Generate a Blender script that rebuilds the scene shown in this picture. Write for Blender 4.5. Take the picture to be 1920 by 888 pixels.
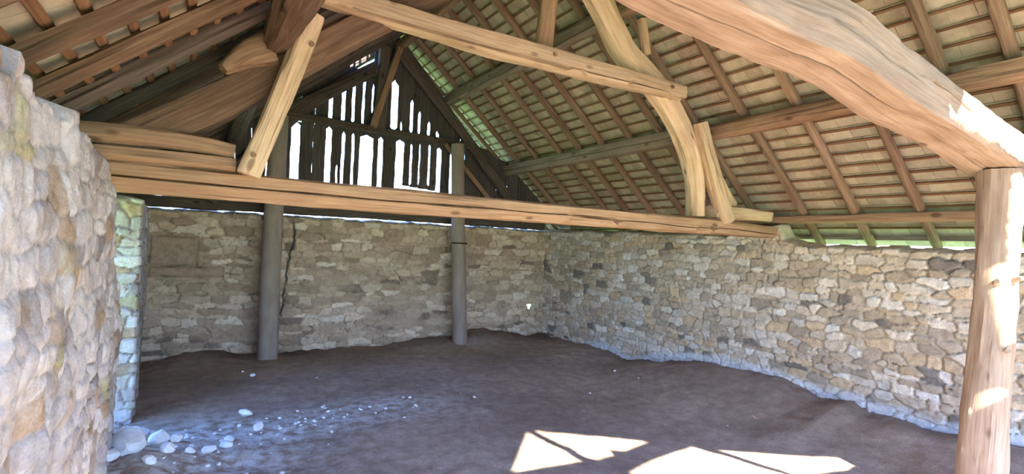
import bpy, bmesh, math, random
import numpy as np
from mathutils import Vector, Matrix, noise

# ------------------------------------------------------------------ camera, sky, sun, exposure
SC = bpy.context.scene
COL = SC.collection
for o in list(bpy.data.objects):
    bpy.data.objects.remove(o)

CAM_H = 1.95
F_PX = 1005.0
yaw, pit, rol = math.radians(30.32), math.radians(0.79), math.radians(2.46)
fwd = Vector((math.sin(yaw)*math.cos(pit), math.cos(yaw)*math.cos(pit), math.sin(pit)))
rgt = Vector((math.cos(yaw), -math.sin(yaw), 0))
upv = rgt.cross(fwd)
r2 = rgt*math.cos(rol) + upv*math.sin(rol)
u2 = upv*math.cos(rol) - rgt*math.sin(rol)
cam_data = bpy.data.cameras.new('camera')
cam_data.sensor_width = 36.0
cam_data.lens = F_PX/1920*36.0
cam_data.clip_start = 0.02
cam = bpy.data.objects.new('camera', cam_data)
COL.objects.link(cam)
cam.matrix_world = Matrix(((r2.x, u2.x, -fwd.x, 0), (r2.y, u2.y, -fwd.y, 0), (r2.z, u2.z, -fwd.z, CAM_H), (0, 0, 0, 1)))
SC.camera = cam

SC.view_settings.view_transform = 'Standard'
SC.view_settings.look = 'None'
SC.view_settings.gamma = 1.0
SC.view_settings.use_curve_mapping = False
SC.view_settings.exposure = 3.05

SKY_STRENGTH = 1.6
SUN_ENERGY = 7.0
SUN_DIR = Vector((-0.10, -1.0, 0.85)).normalized()      # towards the sun

world = bpy.data.worlds.new('World')
SC.world = world
world.use_nodes = True
wn = world.node_tree
wn.nodes.clear()
wo = wn.nodes.new('ShaderNodeOutputWorld')
wb = wn.nodes.new('ShaderNodeBackground')
tc = wn.nodes.new('ShaderNodeTexCoord')
sp = wn.nodes.new('ShaderNodeSeparateXYZ')
wr = wn.nodes.new('ShaderNodeValToRGB')
wr.color_ramp.elements[0].position = 0.0
wr.color_ramp.elements[0].color = (0.48, 0.70, 1.0, 1)
wr.color_ramp.elements[1].position = 0.45
wr.color_ramp.elements[1].color = (0.13, 0.33, 1.0, 1)
wn.links.new(tc.outputs['Generated'], sp.inputs[0])
wn.links.new(sp.outputs['Z'], wr.inputs[0])
wn.links.new(wr.outputs[0], wb.inputs['Color'])
wb.inputs['Strength'].default_value = SKY_STRENGTH
wn.links.new(wb.outputs[0], wo.inputs['Surface'])

sd = bpy.data.lights.new('sun', 'SUN')
sd.energy = SUN_ENERGY
sd.angle = math.radians(0.6)
sd.color = (1.0, 0.93, 0.82)
sun = bpy.data.objects.new('sun', sd)
COL.objects.link(sun)
sun.rotation_euler = SUN_DIR.to_track_quat('Z', 'Y').to_euler()
sun.location = (0, -8, 12)

SC.cycles.max_bounces = 14
SC.cycles.diffuse_bounces = 10
SC.cycles.sample_clamp_indirect = 12

random.seed(7)
RNG = np.random.default_rng(11)

# ------------------------------------------------------------------ materials
def new_mat(name):
    m = bpy.data.materials.new(name)
    m.use_nodes = True
    nt = m.node_tree
    nt.nodes.clear()
    out = nt.nodes.new('ShaderNodeOutputMaterial')
    b = nt.nodes.new('ShaderNodeBsdfPrincipled')
    b.inputs['Roughness'].default_value = 0.9
    b.inputs['Specular IOR Level'].default_value = 0.15
    nt.links.new(b.outputs[0], out.inputs['Surface'])
    return m, nt, b

def nd(nt, t, **kw):
    n = nt.nodes.new(t)
    for k, v in kw.items():
        setattr(n, k, v)
    return n

def ramp(nt, src, stops):
    r = nt.nodes.new('ShaderNodeValToRGB')
    cr = r.color_ramp
    while len(cr.elements) > 1:
        cr.elements.remove(cr.elements[-1])
    cr.elements[0].position = stops[0][0]
    cr.elements[0].color = (*stops[0][1], 1) if len(stops[0][1]) == 3 else stops[0][1]
    for p, c in stops[1:]:
        e = cr.elements.new(p)
        e.color = (*c, 1)
    nt.links.new(src, r.inputs[0])
    return r.outputs[0]

def tex_noise(nt, vec, scale, detail=4, rough=0.55):
    n = nt.nodes.new('ShaderNodeTexNoise')
    n.inputs['Scale'].default_value = scale
    n.inputs['Detail'].default_value = detail
    n.inputs['Roughness'].default_value = rough
    nt.links.new(vec, n.inputs['Vector'])
    return n.outputs['Fac']

def mapping(nt, src, scale, offs=None):
    mp = nt.nodes.new('ShaderNodeMapping')
    mp.inputs['Scale'].default_value = scale
    nt.links.new(src, mp.inputs['Vector'])
    if offs is not None:
        nt.links.new(offs, mp.inputs['Location'])
    return mp.outputs[0]

def mix(nt, fac, a, b, mode='MIX'):
    m = nt.nodes.new('ShaderNodeMix')
    m.data_type = 'RGBA'
    m.blend_type = mode
    for sock, v in ((m.inputs[0], fac), (m.inputs[6], a), (m.inputs[7], b)):
        if isinstance(v, (int, float)):
            sock.default_value = v
        elif isinstance(v, tuple):
            sock.default_value = (*v, 1)
        else:
            nt.links.new(v, sock)
    return m.outputs[2]

def bump(nt, b, h, strength=0.4, dist=0.01):
    bn = nt.nodes.new('ShaderNodeBump')
    bn.inputs['Strength'].default_value = strength
    bn.inputs['Distance'].default_value = dist
    nt.links.new(h, bn.inputs['Height'])
    nt.links.new(bn.outputs[0], b.inputs['Normal'])

def wood(name, base, dark, light, crack=0.5, stain=(0.3, 0.18, 0.1), stain_amt=0.4, bmp=0.5):
    m, nt, b = new_mat(name)
    ga = nt.nodes.new('ShaderNodeAttribute'); ga.attribute_name = 'grain'; co = ga.outputs['Vector']
    oi = nt.nodes.new('ShaderNodeObjectInfo')
    ofs = nt.nodes.new('ShaderNodeVectorMath'); ofs.operation = 'SCALE'
    ofs.inputs[0].default_value = (7, 13, 5)
    nt.links.new(oi.outputs['Random'], ofs.inputs['Scale'])
    v1 = mapping(nt, co, (17, 17, 0.8), ofs.outputs[0])
    grain = tex_noise(nt, v1, 3.0, 6, 0.6)
    c = ramp(nt, grain, [(0.25, dark), (0.5, base), (0.78, light)])
    v2 = mapping(nt, co, (1.3, 1.3, 0.8), ofs.outputs[0])
    blot = tex_noise(nt, v2, 2.2, 3, 0.5)
    sf = ramp(nt, blot, [(0.48, (0, 0, 0)), (0.7, (stain_amt,)*3)])
    c = mix(nt, sf, c, stain)
    v3 = mapping(nt, co, (26, 26, 0.55), ofs.outputs[0])
    ck = tex_noise(nt, v3, 1.0, 2, 0.5)
    cf = ramp(nt, ck, [(0.30, (crack,)*3), (0.345, (0, 0, 0))])
    c = mix(nt, cf, c, tuple(x*0.18 for x in dark))
    # knots
    vo = nt.nodes.new('ShaderNodeTexVoronoi')
    vo.inputs['Scale'].default_value = 1.0
    nt.links.new(mapping(nt, co, (4.5, 4.5, 2.2), ofs.outputs[0]), vo.inputs['Vector'])
    kf = ramp(nt, vo.outputs['Distance'], [(0.07, (0.8, 0.8, 0.8)), (0.14, (0, 0, 0))])
    c = mix(nt, kf, c, tuple(x*0.5 for x in dark))
    tone = nt.nodes.new('ShaderNodeMapRange')
    tone.inputs['To Min'].default_value = 0.82
    tone.inputs['To Max'].default_value = 1.15
    nt.links.new(oi.outputs['Random'], tone.inputs['Value'])
    hsv = nt.nodes.new('ShaderNodeHueSaturation')
    nt.links.new(c, hsv.inputs['Color'])
    nt.links.new(tone.outputs[0], hsv.inputs['Value'])
    nt.links.new(hsv.outputs[0], b.inputs['Base Color'])
    mm = nt.nodes.new('ShaderNodeMath'); mm.operation = 'SUBTRACT'
    nt.links.new(grain, mm.inputs[0]); nt.links.new(cf, mm.inputs[1])
    bump(nt, b, mm.outputs[0], bmp, 0.012)
    return m

WOOD_LIGHT = wood('wood_tan', (0.56, 0.40, 0.235), (0.40, 0.255, 0.135), (0.68, 0.51, 0.32), 0.5, (0.26, 0.15, 0.08), 0.45)
WOOD_TIE = wood('wood_tie', (0.35, 0.215, 0.12), (0.24, 0.135, 0.07), (0.45, 0.295, 0.175), 0.5, (0.22, 0.12, 0.07), 0.4)
WOOD_MID = wood('wood_brown', (0.29, 0.175, 0.10), (0.17, 0.09, 0.05), (0.42, 0.28, 0.17), 0.5, (0.15, 0.08, 0.045), 0.5)
WOOD_RAFTER = wood('wood_rafter', (0.25, 0.16, 0.10), (0.15, 0.085, 0.05), (0.37, 0.25, 0.155), 0.3, (0.18, 0.09, 0.05), 0.5)
WOOD_BATTEN = wood('wood_batten', (0.20, 0.10, 0.05), (0.12, 0.055, 0.03), (0.30, 0.17, 0.09), 0.2, (0.12, 0.06, 0.03), 0.3)
WOOD_GREY = wood('wood_grey', (0.31, 0.225, 0.155), (0.19, 0.13, 0.085), (0.43, 0.33, 0.24), 0.6, (0.16, 0.11, 0.08), 0.4)
WOOD_DARK = wood('wood_dark', (0.10, 0.075, 0.058), (0.055, 0.04, 0.03), (0.16, 0.125, 0.10), 0.4, (0.06, 0.04, 0.03), 0.4)
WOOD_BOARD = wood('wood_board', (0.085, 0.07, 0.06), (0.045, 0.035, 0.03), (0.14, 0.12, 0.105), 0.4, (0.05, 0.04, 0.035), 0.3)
WOOD_FRONT = wood('wood_bleached', (0.36, 0.25, 0.165), (0.25, 0.16, 0.095), (0.45, 0.335, 0.235), 0.35, (0.20, 0.12, 0.065), 0.45, 0.25)
WOOD_DEEP_BROWN = wood('wood_deep_brown', (0.135, 0.08, 0.046), (0.075, 0.042, 0.025), (0.22, 0.145, 0.09), 0.4, (0.09, 0.05, 0.03), 0.5)  # deeper brown for near left-slope timbers and the left principal rafter

def stone_mat(name, mortar, spec_scale=60, plaster=None, blotch=None):
    m, nt, b = new_mat(name)
    a = nt.nodes.new('ShaderNodeAttribute'); a.attribute_name = 'stone_colour'
    e = nt.nodes.new('ShaderNodeAttribute'); e.attribute_name = 'mortar'
    co = nt.nodes.new('ShaderNodeTexCoord').outputs['Object']
    n1 = tex_noise(nt, co, 14, 6, 0.65)
    n2 = tex_noise(nt, co, spec_scale, 4, 0.6)
    k1 = ramp(nt, n1, [(0.25, (0.68, 0.66, 0.64)), (0.75, (1.25, 1.25, 1.25))])
    c = mix(nt, 1.0, a.outputs['Color'], k1, 'MULTIPLY')
    k2 = ramp(nt, n2, [(0.3, (0.82, 0.82, 0.82)), (0.7, (1.15, 1.15, 1.15))])
    c = mix(nt, 1.0, c, k2, 'MULTIPLY')
    n4 = tex_noise(nt, co, 3.4, 4, 0.6)
    mc = ramp(nt, n4, [(0.36, tuple(x*0.28 for x in mortar)), (0.50, mortar), (0.7, tuple(x*1.12 for x in mortar))])
    c = mix(nt, e.outputs['Fac'], c, mc)
    if plaster:
        p = tex_noise(nt, co, 1.6, 5, 0.6)
        pf = ramp(nt, p, [(plaster[1], (0, 0, 0)), (plaster[1]+0.12, (0.75, 0.75, 0.75))])
        c = mix(nt, pf, c, plaster[0])
    if blotch:                                            # earth-stained and weathered patches
        q = tex_noise(nt, mapping(nt, co, (1, 1.3, 1.0)), 3.1, 6, 0.7)
        c = mix(nt, ramp(nt, q, [(0.50, (0, 0, 0)), (0.66, (0.6, 0.6, 0.6))]), c, blotch)
    nt.links.new(c, b.inputs['Base Color'])
    ad = nt.nodes.new('ShaderNodeMath'); ad.operation = 'ADD'
    nt.links.new(n1, ad.inputs[0]); nt.links.new(n2, ad.inputs[1])
    bump(nt, b, ad.outputs[0], 0.45, 0.012)
    return m

STONE_WALL = stone_mat('rubble_stone', (0.50, 0.405, 0.30), plaster=((0.60, 0.50, 0.38), 0.60))
STONE_FAR = stone_mat('rubble_stone_far', (0.36, 0.265, 0.17), plaster=((0.46, 0.345, 0.235), 0.54))
STONE_NEAR = stone_mat('rubble_stone_near', (0.32, 0.27, 0.22), plaster=((0.46, 0.43, 0.41), 0.46), blotch=(0.24, 0.165, 0.09))

m, nt, b = new_mat('limestone')
co = nt.nodes.new('ShaderNodeTexCoord').outputs['Object']
n = tex_noise(nt, co, 9, 6, 0.65)
c = ramp(nt, n, [(0.3, (0.60, 0.59, 0.56)), (0.7, (0.86, 0.86, 0.84))])
nt.links.new(c, b.inputs['Base Color']); bump(nt, b, n, 0.6, 0.02)
LIMESTONE = m

m, nt, b = new_mat('packed_dirt')
co = nt.nodes.new('ShaderNodeTexCoord').outputs['Object']
n1 = tex_noise(nt, co, 0.7, 5, 0.6)
n2 = tex_noise(nt, co, 7, 8, 0.7)
n3 = tex_noise(nt, co, 55, 6, 0.7)
c = ramp(nt, n1, [(0.35, (0.34, 0.25, 0.18)), (0.62, (0.47, 0.36, 0.27))])
c = mix(nt, 1.0, c, ramp(nt, n2, [(0.3, (0.72, 0.70, 0.68)), (0.72, (1.28, 1.28, 1.28))]), 'MULTIPLY')
c = mix(nt, 1.0, c, ramp(nt, n3, [(0.25, (0.7, 0.7, 0.7)), (0.75, (1.25, 1.25, 1.25))]), 'MULTIPLY')
dt = nt.nodes.new('ShaderNodeAttribute'); dt.attribute_name = 'dust'
df = nt.nodes.new('ShaderNodeMath'); df.operation = 'MULTIPLY'
nt.links.new(dt.outputs['Fac'], df.inputs[0])
nt.links.new(ramp(nt, n2, [(0.42, (0, 0, 0)), (0.60, (1, 1, 1))]), df.inputs[1])
c = mix(nt, df.outputs[0], c, (0.68, 0.66, 0.62))
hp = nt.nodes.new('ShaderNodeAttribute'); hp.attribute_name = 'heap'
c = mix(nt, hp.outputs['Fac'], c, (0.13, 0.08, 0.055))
nt.links.new(c, b.inputs['Base Color'])
ad = nt.nodes.new('ShaderNodeMath'); ad.operation = 'ADD'
nt.links.new(n2, ad.inputs[0]); nt.links.new(n3, ad.inputs[1])
bump(nt, b, ad.outputs[0], 0.7, 0.02)
DIRT = m

m, nt, b = new_mat('meadow_grass')
co = nt.nodes.new('ShaderNodeTexCoord').outputs['Object']
n1 = tex_noise(nt, co, 1.2, 6, 0.7)
c = ramp(nt, n1, [(0.3, (0.17, 0.33, 0.07)), (0.7, (0.28, 0.47, 0.13))])
nt.links.new(c, b.inputs['Base Color'])
GRASS = m

m, nt, b = new_mat('clay_tile')
co = nt.nodes.new('ShaderNodeTexCoord').outputs['Object']
a = nt.nodes.new('ShaderNodeAttribute'); a.attribute_name = 'tile_tone'
c = ramp(nt, a.outputs['Fac'], [(0.0, (0.39, 0.31, 0.21)), (0.5, (0.48, 0.39, 0.27)), (1.0, (0.56, 0.465, 0.33))])
n1 = tex_noise(nt, co, 8, 6, 0.7)
c = mix(nt, 1.0, c, ramp(nt, n1, [(0.25, (0.7, 0.68, 0.64)), (0.75, (1.2, 1.2, 1.2))]), 'MULTIPLY')
n2 = tex_noise(nt, co, 0.9, 3, 0.5)
c = mix(nt, ramp(nt, n2, [(0.45, (0, 0, 0)), (0.7, (0.4, 0.4, 0.4))]), c, (0.33, 0.34, 0.27))
nt.links.new(c, b.inputs['Base Color'])
bump(nt, b, n1, 0.3, 0.01)
TILE = m

m, nt, b = new_mat('grey_concrete_post')
co = nt.nodes.new('ShaderNodeTexCoord').outputs['Object']
n1 = tex_noise(nt, mapping(nt, co, (2, 2, 0.6)), 4, 6, 0.65)
c = ramp(nt, n1, [(0.3, (0.235, 0.18, 0.138)), (0.7, (0.35, 0.28, 0.22))])
nt.links.new(c, b.inputs['Base Color']); bump(nt, b, n1, 0.3, 0.01)
POST_GREY = m

m, nt, b = new_mat('rusty_iron')
b.inputs['Base Color'].default_value = (0.07, 0.045, 0.035, 1)
b.inputs['Metallic'].default_value = 0.4
IRON = m

# ------------------------------------------------------------------ helpers
def link(o, parent=None):
    COL.objects.link(o)
    if parent is not None:
        o.parent = parent
        o.matrix_parent_inverse = Matrix.Translation(parent.location).inverted()
    return o

def tag(o, label=None, cat=None, group=None, kind=None):
    if label: o['label'] = label
    if cat: o['category'] = cat
    if group: o['group'] = group
    if kind: o['kind'] = kind
    return o

def thing(name, loc, label, cat, group=None):
    e = bpy.data.objects.new(name, None)
    e.empty_display_size = 0.1
    COL.objects.link(e)
    e.location = loc
    return tag(e, label, cat, group)

def mesh_obj(name, verts, faces, mat, parent=None, smooth=35, M=None, grain=None):
    me = bpy.data.meshes.new(name)
    me.from_pydata([tuple(v) for v in verts], [], faces)
    if mat.name.startswith('wood'):
        ga = me.attributes.new('grain', 'FLOAT_VECTOR', 'POINT')
        ga.data.foreach_set('vector', np.array([tuple(v) for v in (grain or verts)], np.float32).ravel())
    me.materials.append(mat)
    if smooth:
        me.shade_smooth()
        try:
            me.set_sharp_from_angle(angle=math.radians(smooth))
        except Exception:
            pass
    me.update()
    o = bpy.data.objects.new(name, me)
    link(o, parent)
    if M is not None:
        o.matrix_world = M
        if parent is not None:
            o.matrix_basis = M
    return o

def interp(xs, ys, x):
    if x <= xs[0]: return ys[0]
    for i in range(1, len(xs)):
        if x <= xs[i]:
            t = (x-xs[i-1])/(xs[i]-xs[i-1])
            return ys[i-1]*(1-t)+ys[i]*t
    return ys[-1]

def beam(name, pts, w, h, mat, parent=None, p=5.0, seg=24, jit=0.006, step=0.08, cracks=(), up=(0, 0, 1), seed=0.0, smooth_path=True, frame_first=False):
    """A timber swept along a path; returned as one mesh object whose local Z runs along the grain."""
    pts = [Vector(q) for q in pts]
    if len(pts) > 2 and smooth_path:                       # Catmull-Rom for curved trunks
        dense = []; par = []
        for i in range(len(pts)-1):
            p0 = pts[i-1] if i > 0 else pts[0]*2-pts[1]
            p3 = pts[i+2] if i+2 < len(pts) else pts[-1]*2-pts[-2]
            p1, p2 = pts[i], pts[i+1]
            for k in range(8):
                t = k/8
                dense.append(0.5*((2*p1)+(p2-p0)*t+(2*p0-5*p1+4*p2-p3)*t*t+(3*p1-p0-3*p2+p3)*t*t*t)); par.append(i+t)
        dense.append(pts[-1]); par.append(len(pts)-1)
    else:
        dense = list(pts); par = list(range(len(pts)))
    ln = [0.0]
    for i in range(1, len(dense)):
        ln.append(ln[-1]+(dense[i]-dense[i-1]).length)
    L = ln[-1]
    n = max(2, int(L/step)+1)
    W = w if isinstance(w, (list, tuple)) else [w]*len(pts)
    Hh = h if isinstance(h, (list, tuple)) else [h]*len(pts)
    o0 = pts[0]; zax = (pts[-1]-pts[0]).normalized()
    upr = Vector(up)
    side0 = zax.cross(upr)
    if side0.length < 0.05: side0 = zax.cross(Vector((0, 1, 0)))
    side0.normalize(); up0 = side0.cross(zax)
    R = Matrix((side0, up0, zax)).transposed()
    M = Matrix.Translation(o0) @ R.to_4x4()
    Mi = M.inverted()
    verts = []; faces = []; grain = []
    base = [2*math.pi*(k+0.5)/seg for k in range(seg)]
    rings = 0
    for i in range(n+1):
        s = L*i/n
        j = 0
        while j < len(ln)-2 and ln[j+1] < s: j += 1
        t = (s-ln[j])/max(1e-6, ln[j+1]-ln[j])
        c = dense[j].lerp(dense[j+1], t)
        pr = par[j]*(1-t)+par[j+1]*t
        ww = interp(list(range(len(pts))), W, pr)/2
        hh = interp(list(range(len(pts))), Hh, pr)/2
        a = dense[max(0, j-3)]; b_ = dense[min(len(dense)-1, j+4)]
        tg = (b_-a).normalized()
        side = tg.cross(upr)
        if side.length < 0.05: side = tg.cross(Vector((0, 1, 0)))
        side.normalize(); uu = side.cross(tg)
        angs = [(th, 0.0) for th in base]
        for (ca, s0, s1, dep, wid) in cracks:
            cc = math.radians(ca)+0.16*noise.noise(Vector((s*1.3, ca*0.1, seed)))
            f = max(0.0, min(1, (s-s0*L)/0.12))*max(0.0, min(1, (s1*L-s)/0.12))
            f *= 0.7+0.5*noise.noise(Vector((s*4, 3.3, seed)))
            dl = wid
            # take the three nearest base angles and turn them into the groove
            cc %= 2*math.pi
            idx = min(range(seg), key=lambda q: abs(math.atan2(math.sin(angs[q][0]-cc), math.cos(angs[q][0]-cc))) if angs[q][1] == 0 else 9)
            angs[(idx-1) % seg] = (cc-dl, 1e-6); angs[idx] = (cc, dep*f); angs[(idx+1) % seg] = (cc+dl, 1e-6)
        for th, dd in angs:
            ct, st = math.cos(th), math.sin(th)
            r = (abs(ct/ww)**p+abs(st/hh)**p)**(-1/p)
            q = Vector((ct*3+seed, st*3, s*1.5))
            r += jit*noise.noise(q)*2+jit*0.7*noise.noise(Vector((ct*6, st*6+seed, s*7)))
            r -= dd
            v = c+side*(ct*r)+uu*(st*r)
            verts.append(Mi@v)
            grain.append((ct*(r+dd), st*(r+dd), s))
        rings += 1
    for i in range(rings-1):
        for k in range(seg):
            a = i*seg+k; b_ = i*seg+(k+1) % seg
            faces.append((a, b_, b_+seg, a+seg))
    faces.append(tuple(reversed(range(seg))))
    faces.append(tuple(range((rings-1)*seg, rings*seg)))
    return mesh_obj(name, verts, faces, mat, parent, 40, M, grain)

# ------------------------------------------------------------------ numpy noise and rubble pattern
def vnoise(x, y, seed=0):
    xi = np.floor(x).astype(np.int64); yi = np.floor(y).astype(np.int64)
    fx = x-xi; fy = y-yi
    fx = fx*fx*(3-2*fx); fy = fy*fy*(3-2*fy)
    def h(a, b):
        n = (a*374761393+b*668265263+seed*1442695041) & 0xffffffff
        n = ((n ^ (n >> 13))*1274126177) & 0xffffffff
        return ((n ^ (n >> 16)) & 0xffff)/65535.0
    return (h(xi, yi)*(1-fx)+h(xi+1, yi)*fx)*(1-fy)+(h(xi, yi+1)*(1-fx)+h(xi+1, yi+1)*fx)*fy

def fbm(x, y, seed=0, oct=4):
    s = 0; a = 0.5; t = 0
    for k in range(oct):
        s = s+a*vnoise(x*2**k+17*k, y*2**k-9*k, seed+k); t += a; a *= 0.5
    return s/t

def rubble(u, v, umax, vmax, wr_, hr_, seed):
    """Coursed rubble: id of the stone and distance to its edge for every (u, v)."""
    rg = np.random.default_rng(seed)
    rows = []; y = -0.3; allid = 0
    while y < vmax+0.3:
        h = rg.uniform(*hr_); x = -0.5; xs = []; ws = []; ys = []; hs = []
        while x < umax+0.5:
            w = rg.uniform(*wr_)*(0.7+0.6*h/hr_[1])
            xs.append(x+w/2); ws.append(w*rg.uniform(0.85, 1.1)); ys.append(y+h/2+rg.uniform(-0.3, 0.3)*h); hs.append(h*rg.uniform(0.8, 1.2))
            x += w
        rows.append((np.array(xs), np.array(ys), np.array(ws), np.array(hs), allid, y+h/2)); allid += len(xs)
        y += h*0.95
    uu = u+0.05*(fbm(u*7, v*7, seed+3, 3)-0.5)*2
    vv = v+0.035*(fbm(u*6, v*8, seed+5, 3)-0.5)*2+0.05*(vnoise(u*1.3, v*1.3, seed+8)-0.5)
    F1 = np.full(u.shape, 9.0); F2 = np.full(u.shape, 9.0); ID = np.zeros(u.shape, int)
    for xs, ys, ws, hs, i0, yc in rows:
        sel = np.nonzero(np.abs(vv-yc) < 0.32)[0]
        if len(sel) == 0: continue
        su = uu[sel]; sv = vv[sel]
        k = np.searchsorted(xs, su)
        for dk in (-2, -1, 0, 1):
            kk = np.clip(k+dk, 0, len(xs)-1)
            if dk == -2: pass
            d = (np.abs((su-xs[kk])/ws[kk])**2.6+np.abs((sv-ys[kk])/hs[kk])**2.6)**(1/2.6)
            idn = i0+kk
            f1 = F1[sel]; f2 = F2[sel]; cur = ID[sel]
            same = (idn == cur) & (f1 < 9)
            better = (d < f1) & ~same
            f2n = np.where(better, f1, np.where((d < f2) & ~same, d, f2))
            F1[sel] = np.where(better, d, f1); F2[sel] = f2n; ID[sel] = np.where(better, idn, cur)
    return ID, F2-F1, allid

def stone_wall(name, loop, center, top, bottom, mat, res_z, palette, wr_, hr_, seed, relief=0.035, pattern_cols=None, hole=None, zmax=2.7, mortar_soft=0.14, lime=None, rough=0.0, blocks=(), cracks=()):
    """Closed plan loop [(x, y, res)...] lofted up to a ragged top, with rubble relief."""
    P = []; U = []; uacc = 0
    nL = len(loop)
    for i in range(nL):
        x0, y0, rs = loop[i]; x1, y1, _ = loop[(i+1) % nL]
        d = math.hypot(x1-x0, y1-y0); n = max(1, int(d/rs))
        for k in range(n):
            t = k/n
            P.append((x0+(x1-x0)*t, y0+(y1-y0)*t)); U.append(uacc+d*t)
        uacc += d
    P = np.array(P); U = np.array(U); nc = len(P)
    tan = np.roll(P, -1, 0)-np.roll(P, 1, 0)
    tan /= np.maximum(1e-9, np.linalg.norm(tan, axis=1))[:, None]
    nrm = np.stack([tan[:, 1], -tan[:, 0]], 1)
    area = np.sum(P[:, 0]*np.roll(P[:, 1], -1)-np.roll(P[:, 0], -1)*P[:, 1])
    if area < 0: nrm = -nrm                               # outward whichever way the loop runs
    T = np.array([top(x, y) for x, y in P])
    nv = int((zmax-bottom)/res_z)
    J = np.arange(nv+1)/nv
    Z = bottom+(T-bottom)[None, :]*J[:, None]
    X = np.broadcast_to(P[:, 0], Z.shape).copy(); Y = np.broadcast_to(P[:, 1], Z.shape).copy()
    UU = np.broadcast_to(U, Z.shape)
    ID, E, nid = rubble(UU.ravel(), Z.ravel(), uacc, zmax, wr_, hr_, seed)
    rg = np.random.default_rng(seed+50)
    XF = np.broadcast_to(P[:, 0], Z.shape).ravel(); YF = np.broadcast_to(P[:, 1], Z.shape).ravel(); ZF = Z.ravel()
    for bi, (bx0, bx1, bz0, bz1) in enumerate(blocks):      # squared blocks among the rubble
        e = np.minimum(np.minimum(XF-bx0, bx1-XF), np.minimum(ZF-bz0, bz1-ZF))
        sel = (e > -0.012)
        E[sel] = np.maximum(0, e[sel])*4; ID[sel] = 3+bi*5
    cdist = np.full(XF.shape, 9.0)
    for line in cracks:
        for (xa, za), (xb, zb) in zip(line[:-1], line[1:]):
            dx_, dz_ = xb-xa, zb-za
            t_ = np.clip(((XF-xa)*dx_+(ZF-za)*dz_)/(dx_*dx_+dz_*dz_), 0, 1)
            cdist = np.minimum(cdist, np.hypot(XF-xa-t_*dx_+0.03*(vnoise(ZF*14, XF*0, seed)-0.5), ZF-za-t_*dz_))
    dome = np.clip(E/mortar_soft, 0, 1); dome = dome*dome*(3-2*dome)
    offs = rg.uniform(-1, 1, nid)
    D = relief*(dome-0.6)+relief*(0.45 if mortar_soft < 0.3 else 0.25)*offs[ID]*dome+0.02*(fbm(UU.ravel()*3, Z.ravel()*3, seed+9, 4)-0.5)+0.05*(fbm(UU.ravel()*0.7, Z.ravel()*0.7, seed+19, 2)-0.5)
    D += 0.006*(fbm(UU.ravel()*25, Z.ravel()*25, seed+29, 2)-0.5)
    D += rough*(fbm(UU.ravel()*4.5, Z.ravel()*2.6, seed+39, 4)-0.5)-0.04*np.clip(1-cdist/0.022, 0, 1)
    D = D.reshape(Z.shape)
    X += nrm[:, 0][None, :]*D; Y += nrm[:, 1][None, :]*D
    verts = [np.stack([X, Y, Z], -1).reshape(-1, 3)]
    # cap rows closing towards the centre line
    (ax, ay), (bx, by) = center
    ab = np.array([bx-ax, by-ay]); tt = np.clip(((P-np.array([ax, ay]))@ab)/(ab@ab), 0, 1)
    Cn = np.array([ax, ay])+tt[:, None]*ab
    top_row = np.stack([X[-1], Y[-1], Z[-1]], -1)
    for f, dz in ((0.35, 0.03), (0.7, 0.045), (1.0, 0.05)):
        q = top_row.copy()
        q[:, 0] = top_row[:, 0]*(1-f)+Cn[:, 0]*f; q[:, 1] = top_row[:, 1]*(1-f)+Cn[:, 1]*f
        q[:, 2] += dz+0.03*(fbm(q[:, 0]*9, q[:, 1]*9, seed+2, 2)-0.5)
        verts.append(q)
    V = np.concatenate(verts)
    nr = nv+4
    I = np.arange(nr-1)[:, None]*nc; K = np.arange(nc)[None, :]; K1 = (K+1) % nc
    F = np.stack([I+K, I+K1, I+nc+K1, I+nc+K], -1).reshape(-1, 4)
    if area < 0: F = F[:, ::-1].copy()
    if hole:
        cen = V[F].mean(1)
        for (hx, hy, hz, hr, wob) in hole:
            d = np.linalg.norm(cen-np.array([hx, hy, hz]), axis=1)
            F = F[d > hr*(1+wob*np.sin(3*np.arctan2(cen[:, 2][d > -1]-hz, cen[:, 0]-hx)))]
            cen = V[F].mean(1)
    me = bpy.data.meshes.new(name)
    me.vertices.add(len(V)); me.vertices.foreach_set('co', V.astype(np.float32).ravel())
    me.loops.add(len(F)*4); me.loops.foreach_set('vertex_index', F.astype(np.int32).ravel())
    me.polygons.add(len(F)); me.polygons.foreach_set('loop_start', (np.arange(len(F))*4).astype(np.int32))
    me.polygons.foreach_set('loop_total', np.full(len(F), 4, np.int32))
    me.update(calc_edges=True)
    me.validate()
    me.shade_smooth()
    pal = np.array([c for c, _ in palette]); pw = np.array([w for _, w in palette]); pw = pw/pw.sum()
    pick = rg.choice(len(pal), nid, p=pw)
    cols = pal[pick]*rg.uniform(0.85, 1.15, nid)[:, None]
    cc = np.ones((len(V), 4), np.float32)
    cc[:ID.size, :3] = cols[ID]
    cc[ID.size:, :3] = pal[0]
    mo = np.zeros(len(V), np.float32)
    mo[:ID.size] = 1-np.clip((E-0.02)/0.07, 0, 1)
    cd_ = np.clip(1.3-cdist/0.02, 0, 1)[:, None]
    cc[:ID.size, :3] = cc[:ID.size, :3]*(1-cd_)+0.03*cd_; mo[:ID.size] *= 1-cd_[:, 0]
    if lime is not None:
        lf = lime(X.ravel(), Y.ravel(), Z.ravel())[:, None]
        lc = np.array([[0.66, 0.66, 0.66]])
        cc[:ID.size, :3] = cc[:ID.size, :3]*(1-lf)+lc*lf
        mo[:ID.size] *= (1-lf[:, 0])
    at = me.attributes.new('stone_colour', 'FLOAT_COLOR', 'POINT'); at.data.foreach_set('color', cc.ravel())
    at = me.attributes.new('mortar', 'FLOAT', 'POINT'); at.data.foreach_set('value', mo)
    me.materials.append(mat)
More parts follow.
